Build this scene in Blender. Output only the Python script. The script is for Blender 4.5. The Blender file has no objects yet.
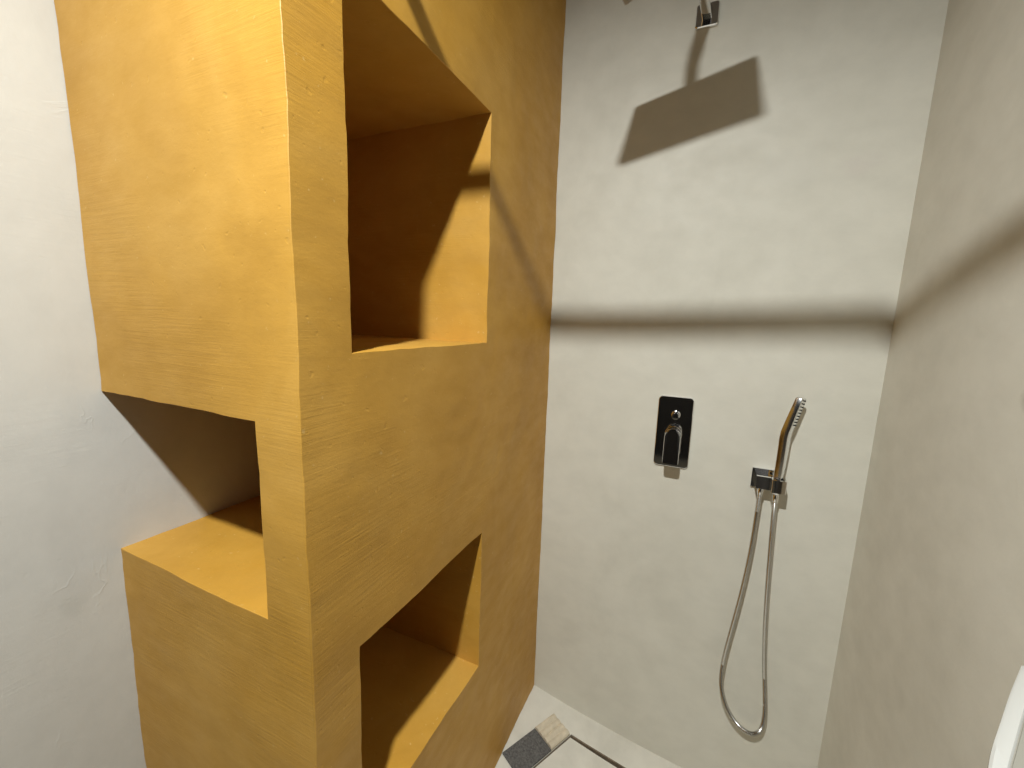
import bpy, bmesh, math, random
from mathutils import Vector, Matrix, noise

scn = bpy.context.scene
COL = scn.collection
random.seed(7)

# ------------------------------------------------------------------ measured geometry (metres, z up)
W, L, R, FRONT, CEIL = 0.5307, 1.0121, 0.9316, -2.35, 2.62
LAMP = Vector((0.30, -0.62, 2.545))

# ------------------------------------------------------------------ node helpers
def new_mat(name):
    m = bpy.data.materials.new(name); m.use_nodes = True
    nt = m.node_tree
    return m, nt, nt.nodes['Principled BSDF']

def ramp(nt, fac, stops):
    r = nt.nodes.new('ShaderNodeValToRGB')
    e = r.color_ramp.elements
    while len(e) < len(stops): e.new(0.5)
    for k, (p, c) in enumerate(stops):
        e[k].position = p; e[k].color = (*c, 1)
    nt.links.new(fac, r.inputs[0])
    return r.outputs[0]

def noise_tex(nt, scale, detail=4, rough=0.55, stretch=None, dist=0.0, off=(0, 0, 0)):
    g = nt.nodes.new('ShaderNodeNewGeometry')
    mp = nt.nodes.new('ShaderNodeMapping')
    mp.inputs['Location'].default_value = off
    if stretch: mp.inputs['Scale'].default_value = stretch
    nt.links.new(g.outputs['Position'], mp.inputs['Vector'])
    n = nt.nodes.new('ShaderNodeTexNoise')
    n.inputs['Scale'].default_value = scale; n.inputs['Detail'].default_value = detail
    n.inputs['Roughness'].default_value = rough; n.inputs['Distortion'].default_value = dist
    nt.links.new(mp.outputs[0], n.inputs['Vector'])
    return n.outputs[0]

def mix(nt, a, b, fac, mode='MIX'):
    m = nt.nodes.new('ShaderNodeMix'); m.data_type = 'RGBA'; m.blend_type = mode
    for sock, v in ((m.inputs[0], fac), (m.inputs[6], a), (m.inputs[7], b)):
        if hasattr(v, 'links'): nt.links.new(v, sock)
        elif isinstance(v, (int, float)): sock.default_value = v
        else: sock.default_value = (*v, 1)
    return m.outputs[2]

def math_node(nt, op, a, b):
    m = nt.nodes.new('ShaderNodeMath'); m.operation = op
    for s, v in zip(m.inputs, (a, b)):
        if hasattr(v, 'links'): nt.links.new(v, s)
        else: s.default_value = v
    return m.outputs[0]

def stain(nt, col, center, radii, tint, strength):
    """a smudge on the plaster, fixed where it sits on the wall"""
    g = nt.nodes.new('ShaderNodeNewGeometry')
    s = nt.nodes.new('ShaderNodeVectorMath'); s.operation = 'SUBTRACT'
    nt.links.new(g.outputs['Position'], s.inputs[0]); s.inputs[1].default_value = center
    d = nt.nodes.new('ShaderNodeVectorMath'); d.operation = 'DIVIDE'
    nt.links.new(s.outputs[0], d.inputs[0]); d.inputs[1].default_value = radii
    l = nt.nodes.new('ShaderNodeVectorMath'); l.operation = 'LENGTH'
    nt.links.new(d.outputs[0], l.inputs[0])
    wob = math_node(nt, 'MULTIPLY', noise_tex(nt, 40, 3), 0.7)
    v = math_node(nt, 'ADD', l.outputs['Value'], wob)
    f = ramp(nt, v, [(0.55, (strength,) * 3), (1.0, (0, 0, 0))])
    return mix(nt, col, tint, f)

def plaster(name, cols, rough=0.6, scale=2.2, strokes=(1, 1, 6), fine=0.25, bump=0.25, stains=(), spec=0.35, specks=None, scratch=0.0, crease=0.0):
    m, nt, b = new_mat(name)
    big = noise_tex(nt, scale, 7, 0.6, dist=0.6)
    col = ramp(nt, big, [(0.30, cols[0]), (0.5, cols[1]), (0.72, cols[2])])
    small = noise_tex(nt, 11, 5, 0.6, stretch=strokes, dist=0.1)
    fcol = ramp(nt, small, [(0.3, (1 - fine,) * 3), (0.62, (1, 1, 1))])
    col = mix(nt, col, fcol, 1.0, 'MULTIPLY')
    if specks:
        sp = noise_tex(nt, 95, 2, 0.5)
        sf = ramp(nt, sp, [(0.70, (0, 0, 0)), (0.76, (0.55,) * 3)])
        col = mix(nt, col, specks, sf)
    for st in stains: col = stain(nt, col, *st)
    nt.links.new(col, b.inputs['Base Color'])
    b.inputs['Specular IOR Level'].default_value = spec
    rr = ramp(nt, small, [(0.3, (rough + 0.1,) * 3), (0.7, (rough - 0.08,) * 3)])
    nt.links.new(rr, b.inputs['Roughness'])
    h1 = noise_tex(nt, 16, 7, 0.62, stretch=strokes, dist=0.1)
    h2 = noise_tex(nt, 5, 3, 0.5)
    h3 = noise_tex(nt, 160, 3, 0.5)
    h = math_node(nt, 'ADD', math_node(nt, 'MULTIPLY', h1, 0.5), math_node(nt, 'MULTIPLY', h2, 1.2))
    h = math_node(nt, 'ADD', h, math_node(nt, 'MULTIPLY', h3, 0.08))
    if scratch:      # horizontal trowel scratches in patches, and pin holes
        st = noise_tex(nt, 5, 5, 0.7, stretch=(1.2, 1.2, 34), off=(3, 1, 7))
        patch = ramp(nt, noise_tex(nt, 4.5, 2, 0.5, off=(5, 5, 2)), [(0.42, (0.06,) * 3), (0.62, (1,) * 3)])
        h = math_node(nt, 'ADD', h, math_node(nt, 'MULTIPLY', math_node(nt, 'MULTIPLY', st, patch), scratch))
        pin = ramp(nt, noise_tex(nt, 75, 1, 0.4, off=(2, 8, 4)), [(0.70, (0,) * 3), (0.78, (1,) * 3)])
        h = math_node(nt, 'SUBTRACT', h, math_node(nt, 'MULTIPLY', pin, 0.35 * scratch))
    if crease:       # raised trowel edges and dents
        rn = noise_tex(nt, 5.5, 4, 0.55, dist=1.2, off=(1, 6, 3))
        rid = ramp(nt, math_node(nt, 'ABSOLUTE', math_node(nt, 'SUBTRACT', rn, 0.5), 0.0), [(0.0, (1,) * 3), (0.018, (0,) * 3)])
        mask = ramp(nt, noise_tex(nt, 6, 2, 0.5, off=(9, 2, 6)), [(0.56, (0,) * 3), (0.66, (1,) * 3)])
        h = math_node(nt, 'ADD', h, math_node(nt, 'MULTIPLY', math_node(nt, 'MULTIPLY', rid, mask), crease))
    bp = nt.nodes.new('ShaderNodeBump'); bp.inputs['Strength'].default_value = bump
    bp.inputs['Distance'].default_value = 0.006
    nt.links.new(h, bp.inputs['Height']); nt.links.new(bp.outputs[0], b.inputs['Normal'])
    return m

def plain(name, col, rough=0.4, metal=0.0, spec=0.5, var=0.0, scale=30, bump=0.0):
    m, nt, b = new_mat(name)
    b.inputs['Roughness'].default_value = rough; b.inputs['Metallic'].default_value = metal
    b.inputs['Specular IOR Level'].default_value = spec
    n = noise_tex(nt, scale, 4)
    lo = tuple(c * (1 - var) for c in col); hi = tuple(min(1, c * (1 + var)) for c in col)
    nt.links.new(ramp(nt, n, [(0.3, lo), (0.7, hi)]), b.inputs['Base Color'])
    if bump:
        bp = nt.nodes.new('ShaderNodeBump'); bp.inputs['Strength'].default_value = bump
        bp.inputs['Distance'].default_value = 0.002
        nt.links.new(n, bp.inputs['Height']); nt.links.new(bp.outputs[0], b.inputs['Normal'])
    return m

M = {}
M['white'] = plaster('white_plaster', ((.56, .545, .497), (.60, .585, .535), (.63, .615, .562)), 0.6, 1.8, (1, 1.5, 1), 0.06, 0.24, scratch=0.22, crease=0.22,
    stains=[((-W, -0.075, 0.898), (.05, .034, .046), (.52, .51, .46), .6),
            ((-W, -0.02, 1.62), (.03, .012, .05), (.55, .54, .50), .4),
            ((-W, 0.0, 1.45), (.03, .05, .012), (.55, .54, .50), .25),
            ((-W, -0.02, 0.86), (.05, .05, .03), (.60, .58, .53), .4)])
M['cement'] = plaster('beige_microcement', ((.61, .585, .50), (.66, .635, .548), (.69, .665, .58)), 0.55, 2.4, (1, 1, 1.4), 0.06, 0.16, scratch=0.2, crease=0.10,
    stains=[((.81, L, 1.868), (.08, .05, .06), (.55, .47, .46), .18),
            ((.66, L, 1.87), (.14, .05, .10), (.63, .61, .54), .35),
            ((R, 0.487, 1.355), (.05, .024, .03), (.40, .37, .31), .6),
            ((R, 0.62, 0.98), (.05, .05, .05), (.45, .42, .35), .14),
            ((R, 0.66, 0.70), (.05, .07, .06), (.42, .39, .32), .14)])
M['ochre'] = plaster('ochre_plaster', ((.47, .24, .030), (.54, .285, .042), (.60, .335, .066)), 0.5, 2.8, (1, 1, 2.2), 0.07, 0.22,
    spec=0.4, specks=(.66, .44, .16), scratch=0.65)
M['floor'] = plaster('floor_cement', ((.63, .60, .52), (.69, .66, .58), (.73, .70, .62)), 0.5, 5, (1, 1, 1), 0.10, 0.2)
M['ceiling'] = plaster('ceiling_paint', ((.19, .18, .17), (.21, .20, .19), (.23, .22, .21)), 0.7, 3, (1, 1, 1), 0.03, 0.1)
M['hall'] = plaster('dark_hall_paint', ((.055, .05, .045), (.065, .06, .055), (.075, .07, .065)), 0.7, 3, (1, 1, 1), 0.03, 0.1)  # for the unseen walls, kept dark to cut bounced light
M['hallfloor'] = plaster('brown_floor', ((.14, .12, .085), (.16, .14, .10), (.18, .155, .11)), 0.5, 5, (1, 1, 1), 0.05, 0.1)  # unseen floor under the lamp, darkened to weaken the fill it bounces
M['satin'] = plain('satin_chrome', (.74, .74, .74), 0.17, 1.0, var=0.01)
M['chrome'] = plain('polished_chrome', (.80, .80, .81), 0.06, 1.0, var=0.01)
M['hose'] = plain('spiral_steel', (.58, .57, .55), 0.24, 1.0, var=0.03)
M['rubber'] = plain('dark_rubber', (.03, .03, .03), 0.5)
M['slate'] = plain('dark_grey_mesh', (.105, .10, .095), 0.8, var=0.45, scale=160, bump=0.8)
M['ribbed'] = plain('beige_ribbed', (.62, .54, .41), 0.55, var=0.12, scale=40, bump=0.2)
M['grout'] = plain('brown_recess', (.16, .12, .08), 0.7, var=0.3, scale=60, bump=0.3)
M['ceramic'] = plain('glazed_ceramic', (.60, .60, .575), 0.15, spec=0.6, var=0.01, scale=4)
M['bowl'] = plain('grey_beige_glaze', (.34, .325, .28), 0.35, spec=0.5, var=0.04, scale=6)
M['door'] = plain('dark_door', (.012, .010, .009), 0.55, var=0.2, scale=8)  # near black, so the mixer plate reflects dark
M['lamp'] = plain('lamp_housing', (.8, .8, .78), 0.4, var=0.01)

# ------------------------------------------------------------------ object helpers
def link(name, bm, mat, parent=None, smooth=False):
    me = bpy.data.meshes.new(name)
    bmesh.ops.recalc_face_normals(bm, faces=bm.faces[:])
    bm.to_mesh(me); bm.free()
    me.materials.append(mat)
    if smooth:
        for p in me.polygons: p.use_smooth = True
        try: me.set_sharp_from_angle(angle=math.radians(38))
        except Exception: pass
    o = bpy.data.objects.new(name, me); COL.objects.link(o)
    if parent:
        o.parent = parent
        o.matrix_parent_inverse = Matrix.Translation(-parent.location)   # parts are modelled in room coordinates
    return o

def thing(name, loc, label, cat, group=None):
    o = bpy.data.objects.new(name, None); COL.objects.link(o)
    o.location = loc; o.empty_display_size = 0.03
    tag(o, label, cat, group)
    return o

def tag(o, label, cat, group=None):
    o['label'] = label; o['category'] = cat
    if group: o['group'] = group

def box(bm, lo, hi, mat=None):
    vs = [bm.verts.new((x, y, z)) for x in (lo[0], hi[0]) for y in (lo[1], hi[1]) for z in (lo[2], hi[2])]
    fs = [(0, 1, 3, 2), (4, 6, 7, 5), (0, 4, 5, 1), (2, 3, 7, 6), (0, 2, 6, 4), (1, 5, 7, 3)]
    faces = [bm.faces.new([vs[i] for i in f]) for f in fs]
    if mat is not None: bmesh.ops.transform(bm, matrix=mat, verts=vs)
    return vs, faces

def bevel_all(bm, off, seg=2, ang=30):
    es = [e for e in bm.edges if e.is_manifold and e.calc_face_angle(0) > math.radians(ang)]
    bmesh.ops.bevel(bm, geom=es, offset=off, segments=seg, profile=0.5, affect='EDGES', clamp_overlap=True)

def prism(bm, pts, axis_lo, axis_hi):
    """pts: closed loop of Vectors; extruded from +axis_lo to +axis_hi (vectors)"""
    a = [bm.verts.new(Vector(p) + axis_lo) for p in pts]
    b = [bm.verts.new(Vector(p) + axis_hi) for p in pts]
    n = len(pts)
    bm.faces.new(a[::-1]); bm.faces.new(b)
    for i in range(n): bm.faces.new((a[i], a[(i + 1) % n], b[(i + 1) % n], b[i]))

def rrect(w, h, r, seg=6):
    out = []
    for cx, cy, a0 in ((w/2-r, h/2-r, 0), (-w/2+r, h/2-r, 90), (-w/2+r, -h/2+r, 180), (w/2-r, -h/2+r, 270)):
        for k in range(seg + 1):
            a = math.radians(a0 + 90 * k / seg)
            out.append((cx + r * math.cos(a), cy + r * math.sin(a)))
    return out

def loft(bm, rings, cap=True, top=True):
    R_ = [[bm.verts.new(p) for p in ring] for ring in rings]
    n = len(R_[0])
    for a, b in zip(R_, R_[1:]):
        for i in range(n): bm.faces.new((a[i], a[(i + 1) % n], b[(i + 1) % n], b[i]))
    if cap:
        bm.faces.new(R_[0][::-1])
        if top: bm.faces.new(R_[-1])

def lathe_rings(c, axis, prof, seg=40):
    axis = Vector(axis).normalized()
    u = axis.orthogonal().normalized(); v = axis.cross(u)
    return [[Vector(c) + axis * h + (u * math.cos(2*math.pi*k/seg) + v * math.sin(2*math.pi*k/seg)) * r for k in range(seg)] for h, r in prof]

def spline(pts, n):
    pts = [Vector(p) for p in pts]; P = [2*pts[0]-pts[1]] + pts + [2*pts[-1]-pts[-2]]
    out = []
    for i in range(1, len(P) - 2):
        for k in range(n):
            t = k / n; a, b, c, d = P[i-1], P[i], P[i+1], P[i+2]
            out.append(0.5 * ((2*b) + (c-a)*t + (2*a-5*b+4*c-d)*t*t + (3*b-a-3*c+d)*t**3))
    out.append(pts[-1])
    return out

def sweep(bm, path, rad, seg=12, radf=None):
    rings = []; up = None
    for i, p in enumerate(path):
        t = (path[min(i+1, len(path)-1)] - path[max(i-1, 0)]).normalized()
        u = t.orthogonal().normalized() if up is None else (up - t * up.dot(t)).normalized()
        up = u; v = t.cross(u)
        r = rad if radf is None else radf(i)
        rings.append([p + (u*math.cos(2*math.pi*k/seg) + v*math.sin(2*math.pi*k/seg)) * r for k in range(seg)])
    loft(bm, rings)

def wob(p, amp, sc=7.0):
    q = Vector(p)
    n1 = noise.noise_vector(q * sc) * amp
    n2 = noise.noise_vector(q * sc * 4 + Vector((9, 3, 1))) * amp * 0.45
    return n1 + n2

# ------------------------------------------------------------------ room shell
def slab_wall(name, lo, hi, mat):
    bm = bmesh.new(); box(bm, lo, hi)
    o = link(name, bm, M[mat]); o['kind'] = 'structure'
    return o
T = 0.12
slab_wall('wall_left', (-W - T, -0.40, -0.25), (-W, L + T, CEIL), 'white')
slab_wall('wall_left_hall', (-W - T, FRONT - T, -0.25), (-W, -0.40, CEIL), 'hall')  # out of view, split off dark to lower the ambient light
slab_wall('wall_back', (-W, L, -0.25), (R + T, L + T, CEIL), 'cement')
slab_wall('wall_right', (R, 0.10, -0.25), (R + T, L, CEIL), 'cement')
slab_wall('wall_right_hall', (R, FRONT - T, -0.25), (R + T, 0.10, CEIL), 'hall')  # out of view, split off dark to lower the ambient light
DX0, DX1, DZ = -0.15, 0.80, 2.08
bm = bmesh.new()
box(bm, (-W, FRONT - T, -0.25), (DX0, FRONT, CEIL)); box(bm, (DX1, FRONT - T, -0.25), (R, FRONT, CEIL))
box(bm, (DX0, FRONT - T, DZ), (DX1, FRONT, CEIL)); box(bm, (DX0, FRONT - T, -0.25), (DX1, FRONT, 0))
o = link('wall_front', bm, M['hall']); o['kind'] = 'structure'  # unseen end wall, in the same light-absorbing dark colour
bm = bmesh.new(); box(bm, (DX0, FRONT - 0.08, 0.0), (DX1, FRONT - 0.03, DZ)); bevel_all(bm, 0.003)
o = link('door_1', bm, M['door']); o['kind'] = 'structure'  # unseen door leaf, added to give the chrome a dark reflection
slab_wall('ceiling', (-W - T, FRONT - T, CEIL), (R + T, L + T, CEIL + 0.1), 'ceiling')

# floor: hand-floated cement falling to the right, away from the yellow column
def hfloor(x, y):
    s = min(1, max(0, (y + 0.43) / 0.5)); s = s * s * (3 - 2 * s)
    xx = max(0, x)
    return -0.15 * (1 - math.exp(-xx / 0.64)) * s
bm = bmesh.new()
nx, ny = 45, 90
xs = [-W + (R + W) * i / nx for i in range(nx + 1)]; YS = -0.45
ys = [YS + (L - YS) * j / ny for j in range(ny + 1)]
top = [[bm.verts.new((x, y, hfloor(x, y))) for y in ys] for x in xs]
bot = [[bm.verts.new((x, y, -0.25)) for y in ys] for x in xs]
for i in range(nx):
    for j in range(ny):
        bm.faces.new((top[i][j], top[i+1][j], top[i+1][j+1], top[i][j+1]))
        bm.faces.new((bot[i][j], bot[i][j+1], bot[i+1][j+1], bot[i+1][j]))
for i in range(nx):
    bm.faces.new((top[i][0], bot[i][0], bot[i+1][0], top[i+1][0])); bm.faces.new((top[i][ny], top[i+1][ny], bot[i+1][ny], bot[i][ny]))
for j in range(ny):
    bm.faces.new((top[0][j], top[0][j+1], bot[0][j+1], bot[0][j])); bm.faces.new((top[nx][j], bot[nx][j], bot[nx][j+1], top[nx][j+1]))
floor = link('floor', bm, M['floor']); floor['kind'] = 'structure'
slab_wall('floor_hall', (-W, FRONT, -0.25), (R, YS, 0), 'hallfloor')  # unseen floor beyond the shower, dark to reduce bounce
# recess for the drain cover, cut out of the floor
U = Vector((-0.414, -0.910, 0)); V = Vector((0.910, -0.414, 0))
PIT = [Vector((.186, .914, 0)), Vector((.800, .884, 0)), Vector((.800, .56, 0)), Vector((.186, .914, 0)) + U * 0.39]
bm = bmesh.new(); prism(bm, PIT, Vector((0, 0, -0.17)), Vector((0, 0, 0.05)))
cut = link('pit_cutter', bm, M['grout'])
md = floor.modifiers.new('pit', 'BOOLEAN'); md.object = cut; md.operation = 'DIFFERENCE'; md.solver = 'EXACT'
dg = bpy.context.evaluated_depsgraph_get()
me2 = bpy.data.meshes.new_from_object(floor.evaluated_get(dg))
floor.modifiers.clear(); floor.data = me2
bpy.data.objects.remove(cut, do_unlink=True)

# ------------------------------------------------------------------ yellow column with three niches
N1 = dict(y=(.0953, .5325), z=(1.3915, 1.916)); N2 = dict(y=(.0945, .5295), z=(.488, .887))
OT, OB, OX, DEPTH, NY = 1.292, .973, -.0934, -.49, .46
xc = [-W, DEPTH, OX, 0]; yc = [0, N2['y'][0], N1['y'][0], NY, N2['y'][1], N1['y'][1], L]
zc = [0, N2['z'][0], N2['z'][1], OB, OT, N1['z'][0], N1['z'][1], CEIL]
def solid(i, j, k):
    if not (0 <= i < 3 and 0 <= j < len(yc)-1 and 0 <= k < len(zc)-1): return False
    x, y, z = (xc[i]+xc[i+1])/2, (yc[j]+yc[j+1])/2, (zc[k]+zc[k+1])/2
    for n in (N1, N2):
        if x > DEPTH and n['y'][0] < y < n['y'][1] and n['z'][0] < z < n['z'][1]: return False
    if x < OX and y < NY and OB < z < OT: return False
    return True
bm = bmesh.new(); vd = {}
def gv(i, j, k):
    if (i, j, k) not in vd: vd[(i, j, k)] = bm.verts.new((xc[i], yc[j], zc[k]))
    return vd[(i, j, k)]
for i in range(3):
    for j in range(len(yc)-1):
        for k in range(len(zc)-1):
            if not solid(i, j, k): continue
            for d, q in (((-1,0,0), ((0,0,0),(0,0,1),(0,1,1),(0,1,0))), ((1,0,0), ((1,0,0),(1,1,0),(1,1,1),(1,0,1))),
                         ((0,-1,0), ((0,0,0),(1,0,0),(1,0,1),(0,0,1))), ((0,1,0), ((0,1,0),(0,1,1),(1,1,1),(1,1,0))),
                         ((0,0,-1), ((0,0,0),(0,1,0),(1,1,0),(1,0,0))), ((0,0,1), ((0,0,1),(1,0,1),(1,1,1),(0,1,1)))):
                if not solid(i+d[0], j+d[1], k+d[2]):
                    bm.faces.new([gv(i+a, j+b, k+c) for a, b, c in q])
bmesh.ops.recalc_face_normals(bm, faces=bm.faces[:])
for _ in range(10):                                 # even out to about 2 cm
    es = [e for e in bm.edges if e.calc_length() > 0.026]
    if not es: break
    bmesh.ops.subdivide_edges(bm, edges=es, cuts=1, use_grid_fill=True)
sharp = [e for e in bm.edges if e.is_manifold and e.calc_face_angle_signed(0) > math.radians(60)]
bmesh.ops.bevel(bm, geom=sharp, offset=0.0017, segments=1, profile=0.5, affect='EDGES', clamp_overlap=True)
for v in bm.verts: v.co += wob(v.co, 0.0022) + noise.noise_vector(v.co * 60) * 0.0007
col = link('niche_column', bm, M['ochre'], smooth=True)
tag(col, 'ochre yellow plaster column with three square open niches against the white wall', 'niche column')

# ------------------------------------------------------------------ floor drain
def on_floor(p, dz=0.0): return Vector((p[0], p[1], hfloor(p[0], p[1]) + dz))
dr = thing('floor_drain', on_floor((.5, .72), -.04), 'pale plastered drain cover slab set in the shower floor with a narrow dark slot behind', 'drain')
bm = bmesh.new()
liner = [PIT[0] + Vector((.002, -.002, 0)), PIT[1] + Vector((-.002, -.002, 0)), PIT[2] + Vector((-.002, .002, 0)), PIT[3] + Vector((.004, .002, 0))]
inn = [PIT[0] + V * .0035 + U * .006, PIT[1] + Vector((-.004, -.004, 0)), PIT[2] + Vector((-.004, .004, 0)), PIT[3] + Vector((.007, .005, 0))]
liner[0] = PIT[0] + V * .001 + U * .0012
loops = [[bm.verts.new(on_floor(p, dz)) for p in pl] for pl, dz in ((liner, -.036), (liner, -.001), (inn, -.001), (inn, -.031))]
for A, B in zip(loops, loops[1:]):
    for i in range(4): bm.faces.new((A[i], B[i], B[(i+1) % 4], A[(i+1) % 4]))
bm.faces.new(loops[0]); bm.faces.new(loops[-1])
link('channel', bm, M['grout'], dr)
bm = bmesh.new()
g = 0.017
c0 = Vector((.186, .899, 0))
TILE = [c0, Vector((.790, .870, 0)), Vector((.790, .57, 0)), c0 + U * 0.355]
def lerp4(s, t): return (TILE[0].lerp(TILE[1], s)).lerp(TILE[3].lerp(TILE[2], s), t)
ns = 14
tt = [[bm.verts.new(on_floor(lerp4(i/ns, j/ns), 0.001)) for j in range(ns+1)] for i in range(ns+1)]
tb = [[bm.verts.new(on_floor(lerp4(i/ns, j/ns), -0.030)) for j in range(ns+1)] for i in range(ns+1)]
for i in range(ns):
    for j in range(ns):
        bm.faces.new((tt[i][j], tt[i+1][j], tt[i+1][j+1], tt[i][j+1])); bm.faces.new((tb[i][j], tb[i][j+1], tb[i+1][j+1], tb[i+1][j]))
    bm.faces.new((tt[i][0], tb[i][0], tb[i+1][0], tt[i+1][0])); bm.faces.new((tt[i][ns], tt[i+1][ns], tb[i+1][ns], tb[i][ns]))
    bm.faces.new((tt[0][i], tt[0][i+1], tb[0][i+1], tb[0][i])); bm.faces.new((tt[ns][i], tb[ns][i], tb[ns][i+1], tt[ns][i+1]))
link('cover_slab', bm, M['floor'], dr)

# strip lying beside it: dark textured length and a ribbed beige end
TL = Vector((.106, .940, 0)); sw = 0.083
st = thing('drain_strip', on_floor((.09, .80)), 'dark grey textured strip with ribbed beige end on the floor by the yellow column', 'strip')
def strip_part(name, a0, a1, h, mat, ribs=0, v0=0.0, v1=1.0):
    bm = bmesh.new()
    n, m = 12, 30
    def prof(v):
        if not ribs: return h
        return h * (0.55 + 0.45 * abs(math.sin(math.pi * ribs * v)) ** 0.5)
    def pt(u, v, low):
        vv = v0 + (v1 - v0) * v
        p = TL + U * (a0 + (a1 - a0) * u) + V * (sw * vv)
        hh = prof(v)
        if not low and ribs: hh *= (1.0 if u < 0.9 else 1.12)
        return on_floor(p, 0.0005 if low else hh)
    t = [[bm.verts.new(pt(i/n, j/m, 0)) for j in range(m+1)] for i in range(n+1)]
    b = [[bm.verts.new(pt(i/n, j/m, 1)) for j in range(m+1)] for i in range(n+1)]
    for i in range(n):
        for j in range(m):
            bm.faces.new((t[i][j], t[i+1][j], t[i+1][j+1], t[i][j+1])); bm.faces.new((b[i][j], b[i][j+1], b[i+1][j+1], b[i+1][j]))
    for i in range(n):
        bm.faces.new((t[i][0], b[i][0], b[i+1][0], t[i+1][0])); bm.faces.new((t[i][m], t[i+1][m], b[i+1][m], b[i][m]))
    for j in range(m):
        bm.faces.new((t[0][j], t[0][j+1], b[0][j+1], b[0][j])); bm.faces.new((t[n][j], b[n][j], b[n][j+1], t[n][j+1]))
    return link(name, bm, M[mat], st)
strip_part('mesh_panel', 0.097, 0.250, 0.006, 'slate')['label'] = 'dark grey textured panel'
strip_part('ribbed_end', 0.0, 0.096, 0.014, 'ribbed', ribs=4)['label'] = 'beige ribbed end piece'

# ------------------------------------------------------------------ shower mixer
PX, PZ = 0.4300, 1.1115
mx = thing('shower_mixer', (PX, L, PZ), 'chrome shower mixer plate with lever and small knob on the back wall', 'shower mixer')
bm = bmesh.new()
loft(bm, [[Vector((PX + x*s, y, PZ + z*t)) for x, z in rrect(.105, .229, .012)] for y, s, t in
          ((L - .0002, 1, 1), (L - .0045, 1, 1), (L - .0062, .985, .993), (L - .0066, .96, .982))])
link('wall_plate', bm, M['chrome'], mx)
kz = PZ + .058
bm = bmesh.new()
loft(bm, lathe_rings((PX + .003, L - .0066, kz), (0, -1, 0), [(0, .0135), (.004, .0135), (.005, .0115), (.027, .0115), (.0295, .0105), (.030, .008)], 32))
link('diverter_knob', bm, M['chrome'], mx, True)
lz = PZ - .004
bm = bmesh.new()
loft(bm, lathe_rings((PX + .001, L - .0066, lz), (0, -1, 0), [(0, .0255), (.007, .0255), (.0085, .0240), (.0086, .0205), (.0115, .0205), (.0118, .0228), (.044, .0228), (.046, .0215)], 48))
link('handle_body', bm, M['chrome'], mx, True)
bm = bmesh.new()
def lever_outline(w, zt, zb, r=.006):
    pts = []
    for k in range(19):
        a = math.pi * k / 18
        pts.append((w * math.cos(a), zt + w * math.sin(a)))
    pts += [(-w, zb + r)] + [(-w + r - r*math.cos(math.pi/2*k/5), zb + r - r*math.sin(math.pi/2*k/5)) for k in range(1, 6)]
    pts += [(w - r + r*math.sin(math.pi/2*k/5), zb + r - r*math.cos(math.pi/2*k/5)) for k in range(0, 5)] + [(w, zb + r)]
    return pts
loft(bm, [[Vector((PX + .001 + x * s, y - max(0, -z) * .06, lz + z)) for x, z in lever_outline(.0232, 0, -.082)]
          for y, s in ((L - .0485, .96), (L - .050, 1.0), (L - .064, 1.0), (L - .0665, .955))])
link('lever', bm, M['chrome'], mx)

# ------------------------------------------------------------------ hand shower holder with hose outlet
HX, HZ = .688, 1.008
hh = thing('shower_holder', (HX, L, HZ), 'square chrome hand shower bracket with hose outlet on the back wall', 'shower bracket')
bm = bmesh.new(); box(bm, (HX - .029, L - .009, HZ - .029), (HX + .027, L - .0002, HZ + .029)); bevel_all(bm, .0015)
link('wall_plate', bm, M['chrome'], hh, True)
bm = bmesh.new(); box(bm, (HX - .021, L - .052, HZ - .0185), (HX + .017, L - .009, HZ + .0185)); bevel_all(bm, .0015)
link('outlet_body', bm, M['chrome'], hh, True)
CX, CY = HX + .0335, L - .046      # where the handset passes through the clip
bm = bmesh.new()
outer = rrect(.036, .046, .003); inner = rrect(.0245, .0285, .003)
rings = [[Vector((CX + x, CY + y, z)) for x, y in sh] for sh, z in ((outer, HZ - .0185), (outer, HZ + .0185), (inner, HZ + .0185), (inner, HZ - .0185))]
rings.append(rings[0])
Rv = [[bm.verts.new(p) for p in r] for r in rings[:4]]; n = len(outer)
for q in range(4):
    A, B = Rv[q], Rv[(q+1) % 4]
    for i in range(n): bm.faces.new((A[i], A[(i+1) % n], B[(i+1) % n], B[i]))
link('clip', bm, M['chrome'], hh, True)

# ------------------------------------------------------------------ handset
hs = thing('hand_shower', (CX, CY, HZ - .02), 'slim square chrome hand shower standing in the wall bracket', 'hand shower')
def frame_loft(stations, rot):
    rings = []
    for c, w, d, tilt in stations:
        ring = []
        for x, y in rrect(w, d, .0022, 3):
            a = math.radians(rot)
            px, py = x*math.cos(a) - y*math.sin(a), x*math.sin(a) + y*math.cos(a)
            ring.append(Vector(c) + Vector((px, py, -px * tilt)))
        rings.append(ring)
    bm = bmesh.new(); loft(bm, rings); return bm
P0 = Vector((CX - .002, CY, HZ - .030))
def hp(dx, dy, dz): return P0 + Vector((dx, dy, dz))
ROT = 66
ST = [(hp(0, 0, 0), .012, .012, 0), (hp(0, 0, .003), .0165, .0165, 0), (hp(0, 0, .014), .018, .018, 0), (hp(.0, 0, .046), .0215, .0185, 0),
      (hp(.0015, -.001, .075), .028, .0195, 0), (hp(.003, -.002, .125), .034, .020, .0), (hp(.0035, -.003, .172), .038, .0205, .0), (hp(.0055, -.0035, .189), .041, .0205, .1),
      (hp(.010, -.0045, .208), .043, .020, .2), (hp(.0185, -.007, .2475), .043, .0185, .2), (hp(.0262, -.0095, .284), .042, .0165, .2), (hp(.0267, -.0097, .287), .038, .0135, .2)]
bm = frame_loft(ST, ROT)
link('handle', bm, M['satin'], hs, True)
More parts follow.
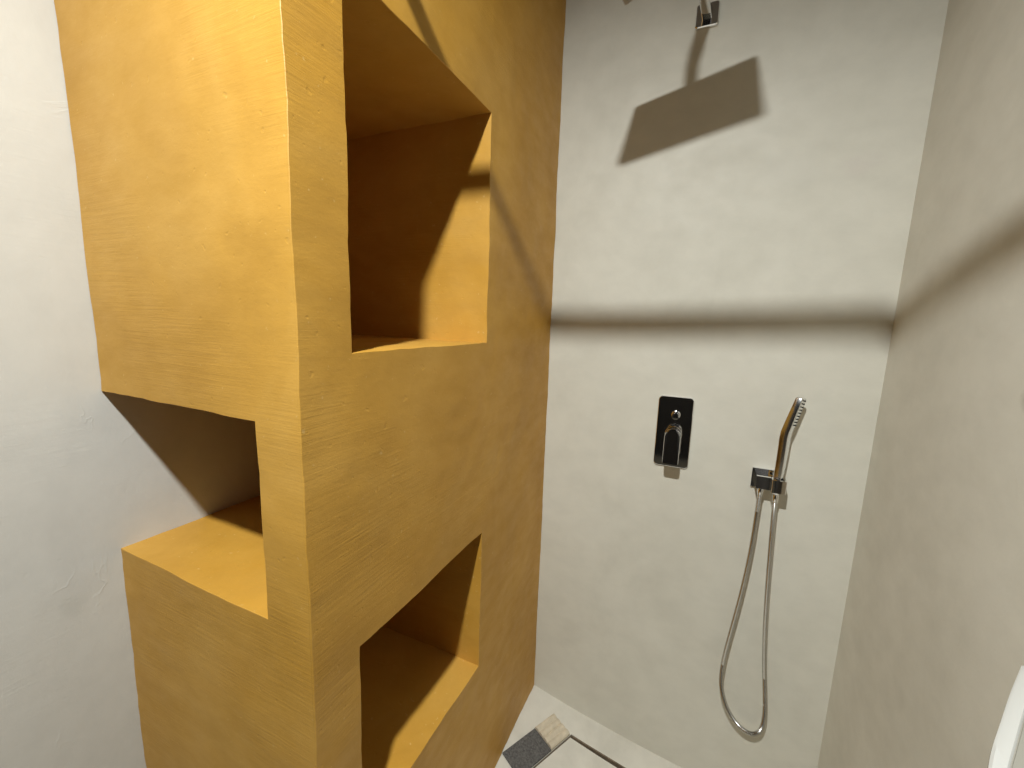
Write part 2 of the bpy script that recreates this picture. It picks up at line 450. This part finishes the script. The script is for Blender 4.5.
# nozzles on the face that looks to the right
a = math.radians(ROT); ex = Vector((math.cos(a), math.sin(a), 0)); ey = Vector((-math.sin(a), math.cos(a), 0))
bm = bmesh.new()
p0, p1 = ST[8][0], ST[10][0]
axis = p1 - p0
nrm = -ey
for k in range(9):
    c = p0 + axis * (0.02 + 0.93 * k / 8)
    dep = .020 - .0035 * (0.02 + 0.93 * k / 8)
    for q in (-.0155, -.0095, -.0035, .0035, .0095, .0155):
        cc = c - ey * (dep / 2 - .0003) + ex * q + Vector((0, 0, -q * .2))
        loft(bm, lathe_rings(cc, nrm, [(0, .0025), (.0009, .0024), (.0013, .0016)], 8))
link('nozzles', bm, M['rubber'], hs, True)

# ------------------------------------------------------------------ hose
HP = [(0.6828, 0.9761, 0.9528), (0.6805, 0.9761, 0.9022), (0.679, 0.9771, 0.783), (0.6651, 0.9781, 0.6032), (0.6466, 0.9781, 0.4508), (0.6406, 0.9781, 0.3481), (0.6485, 0.9781, 0.2879), (0.6746, 0.9781, 0.2222), (0.7134, 0.9781, 0.1828), (0.7469, 0.9781, 0.1755), (0.7658, 0.9781, 0.196), (0.7736, 0.9781, 0.2398), (0.7656, 0.9781, 0.3279), (0.7529, 0.9781, 0.4203), (0.7417, 0.9771, 0.5364), (0.732, 0.9751, 0.6852), (0.7256, 0.9711, 0.8203), (0.7211, 0.9671, 0.9156)]
OUT = Vector((HP[0][0], HP[0][1], HZ - .019))
IN = Vector((P0.x, P0.y, P0.z))
pts = [OUT] + HP[1:] + [IN]
path = spline(pts, 44)
for _ in range(900):
    path = [path[0]] + [(a + 2 * b + c) / 4 for a, b, c in zip(path, path[1:], path[2:])] + [path[-1]]
ho = thing('shower_hose', OUT, 'ribbed steel shower hose hanging in a long loop below the bracket', 'hose')
bm = bmesh.new(); sweep(bm, path, .0066, 10, lambda i: .0068 if i % 2 == 0 else .0060)
link('hose_tube', bm, M['hose'], ho, True)
for end, nxt in ((path[0], path[5]), (path[-1], path[-6])):
    bm = bmesh.new()
    d = (nxt - end).normalized()
    loft(bm, lathe_rings(end, d, [(.0, .0075), (.001, .0082), (.018, .0082), (.020, .0068), (.024, .0066)], 24))
    link('hose_nut', bm, M['chrome'], ho, True)

# ------------------------------------------------------------------ overhead shower arm and head
FX, FZ = .416, 2.2985
ar = thing('overhead_shower', (FX, L, FZ), 'square chrome overhead shower arm and flat head high on the back wall', 'shower head')
bm = bmesh.new()
loft(bm, [[Vector((FX + x*s, y, FZ + z*s)) for x, z in rrect(.059, .059, .006)] for y, s in ((L - .0002, 1), (L - .008, 1), (L - .0105, .93))])
link('wall_flange', bm, M['chrome'], ar)
E1 = Vector((.2517, -.0593, .0784)); E2 = Vector((-.0183, -.2482, -.0314)); C0 = Vector((.363, .5485, 2.200))
e1, e2 = E1.normalized(), E2.normalized(); e3 = e2.cross(e1).normalized()
e3 = e3 if e3.z > 0 else -e3
bm = bmesh.new()
armp = spline([(FX, L - .009, FZ), (.405, .90, FZ + .004), (.385, .72, FZ + .008), (.372, .60, FZ + .004), (.364, .558, FZ - .012), (.363, .5485, FZ - .05)], 8)
rings = []
for i, p in enumerate(armp):
    t = (armp[min(i+1, len(armp)-1)] - armp[max(i-1, 0)]).normalized()
    u = Vector((1, 0, 0)) - t * t.x; u.normalize(); v = t.cross(u)
    rings.append([p + u*x + v*y for x, y in rrect(.025, .025, .003, 3)])
loft(bm, rings)
link('arm', bm, M['chrome'], ar, True)
bm = bmesh.new(); bmesh.ops.create_uvsphere(bm, u_segments=24, v_segments=16, radius=.016, matrix=Matrix.Translation(C0 + e3 * .026))
link('ball_joint', bm, M['chrome'], ar, True)
bm = bmesh.new()
fl = [C0 + e3*z + e1*x*s + e2*y*s for z, s in ((0, 1),) for x, y in rrect(.262, .252, .006)]
loft(bm, [[C0 + e3*z + e1*x*s + e2*y*s for x, y in rrect(.2635, .2525, .006)] for z, s in ((-.005, .99), (-.004, 1), (.004, 1), (.005, .99))])
loft(bm, lathe_rings(C0 + e3*.004, e3, [(0, .03), (.006, .028), (.012, .018), (.016, .014)], 32))
link('head_plate', bm, M['chrome'], ar)
bm = bmesh.new()
for i in range(10):
    for j in range(10):
        c = C0 + e1*(i-4.5)*.024 + e2*(j-4.5)*.023 - e3*.0048
        loft(bm, lathe_rings(c, -e3, [(0, .003), (.002, .0026), (.003, .0015)], 8))
link('nozzles', bm, M['rubber'], ar, True)

# ------------------------------------------------------------------ curtain rail (above the frame, throws the bar shadow)
rl = thing('curtain_rail', (0, .0655, 2.09), 'slim steel shower curtain rail fixed to the yellow column above the upper niche', 'curtain rail')
bm = bmesh.new()
corner = spline([(.0, .0655, 2.090), (.11, .0655, 2.085), (.20, .0655, 2.0815), (.35, .0655, 2.086), (.548, .0655, 2.0955)], 3)
corner += [Vector((.558, .0640, 2.096)), Vector((.565, .0595, 2.096)), Vector((.5695, .0520, 2.0962))]
corner += [Vector((.589, .0046, 2.0965)), Vector((.604, -.0495, 2.097)), Vector((.65, -.30, 2.098)), Vector((.68, -.55, 2.099)), Vector((.70, -.82, 2.10))]
sweep(bm, corner, .0155, 20)
link('rail_tube', bm, M['hose'], rl, True)
bm = bmesh.new(); loft(bm, lathe_rings((0.0005, .0655, 2.09), (1, 0, 0), [(0, .026), (.006, .026), (.010, .018), (.02, .0155)], 28))
link('wall_flange', bm, M['chrome'], rl, True)
bm = bmesh.new(); sweep(bm, [Vector((.699, -.81, 2.10)), Vector((.699, -.81, 2.3)), Vector((.699, -.81, CEIL))], .009, 14)
link('ceiling_stay', bm, M['hose'], rl, True)

# ------------------------------------------------------------------ wash basin on the right wall
BZ = 1.004
bs = thing('washbasin', (R, -.2, BZ - .14), 'white glazed washbasin on the right wall, its rim cut by the photo corner', 'washbasin')
half = spline([(.9275, .376, 0), (.884, .308, 0), (.843, .241, 0), (.818, .200, 0), (.796, .160, 0), (.745, .060, 0), (.700, -.04, 0), (.676, -.12, 0), (.668, -.2, 0)], 6)
outl = [(p.x, p.y) for p in half] + [(p.x, -.4 - p.y) for p in half[-2::-1]]
cen = Vector((.81, -.2))
def ring(k, z):
    xb = min(R - .0006, cen.x + (R - .0006 - cen.x) * (k if k < .99 else 1))
    out = [Vector((cen.x + (x - cen.x) * k, cen.y + (y - cen.y) * k, z)) for x, y in outl]
    return [Vector((xb, out[0].y, z))] + out + [Vector((xb, out[-1].y, z))]
bm = bmesh.new()
loft(bm, [ring(.60, BZ - .14), ring(.78, BZ - .115), ring(.93, BZ - .05), ring(.992, BZ - .012), ring(1, BZ - .007), ring(.998, BZ - .002), ring(.985, BZ), ring(.935, BZ), ring(.925, BZ - .002)], top=False)
link('basin_rim', bm, M['ceramic'], bs, True)
bm = bmesh.new()
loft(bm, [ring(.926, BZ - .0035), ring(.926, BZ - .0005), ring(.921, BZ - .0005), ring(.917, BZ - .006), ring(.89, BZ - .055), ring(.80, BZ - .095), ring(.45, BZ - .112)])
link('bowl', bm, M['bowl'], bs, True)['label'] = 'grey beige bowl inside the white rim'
bm = bmesh.new(); loft(bm, lathe_rings((.80, -.2, BZ - .1130), (0, 0, 1), [(0, .022), (.002, .022), (.004, .018), (.0045, .006)], 28))
link('waste_cap', bm, M['chrome'], bs, True)

# ------------------------------------------------------------------ ceiling lamp
lp = thing('ceiling_lamp', (LAMP.x, LAMP.y, CEIL), 'small round white ceiling spotlight above and behind the camera', 'ceiling lamp')
bm = bmesh.new()
rr = lathe_rings((LAMP.x, LAMP.y, CEIL), (0, 0, -1), [(0, .055), (.065, .055), (.068, .052), (.068, .043), (.062, .042), (.062, .002)], 40)
loft(bm, rr)
link('housing', bm, M['lamp'], lp, True)
ld = bpy.data.lights.new('lamp_light', 'AREA'); ld.shape = 'DISK'; ld.size = .07
ld.energy = 35; ld.color = (.95, .985, .97)
lo = bpy.data.objects.new('lamp_light', ld); COL.objects.link(lo); lo.location = (LAMP.x, LAMP.y, LAMP.z)
ld.spread = math.radians(148)
lo.rotation_euler = (math.radians(15), 0, 0)

w = bpy.data.worlds.new('World'); scn.world = w; w.use_nodes = True
w.node_tree.nodes['Background'].inputs[0].default_value = (.02, .02, .02, 1)

# ------------------------------------------------------------------ camera (from the vanishing points)
f_px, rv, C = 416.08, (0.1447, 0.4227, 0.0649), Vector((0.4835, -0.3837, 1.45))
r = Vector(rv); Rm = Matrix.Rotation(r.length, 3, r.normalized()) @ Matrix(((1, 0, 0), (0, 0, -1), (0, 1, 0)))
fx, dn, fw = Rm[0], Rm[1], Rm[2]
cd = bpy.data.cameras.new('camera'); cam = bpy.data.objects.new('camera', cd); COL.objects.link(cam)
cd.sensor_fit = 'HORIZONTAL'; cd.sensor_width = 36; cd.lens = 36 * f_px / 1024; cd.clip_start = 0.02
mw = Matrix.Identity(4)
for i in range(3):
    mw[i][0] = fx[i]; mw[i][1] = -dn[i]; mw[i][2] = -fw[i]; mw[i][3] = C[i]
cam.matrix_world = mw
scn.camera = cam

vs = scn.view_settings
vs.view_transform = 'Standard'; vs.look = 'None'; vs.gamma = 1; vs.use_curve_mapping = False
vs.exposure = 0.0
scn.cycles.max_bounces = 14; scn.cycles.diffuse_bounces = 8; scn.cycles.glossy_bounces = 8
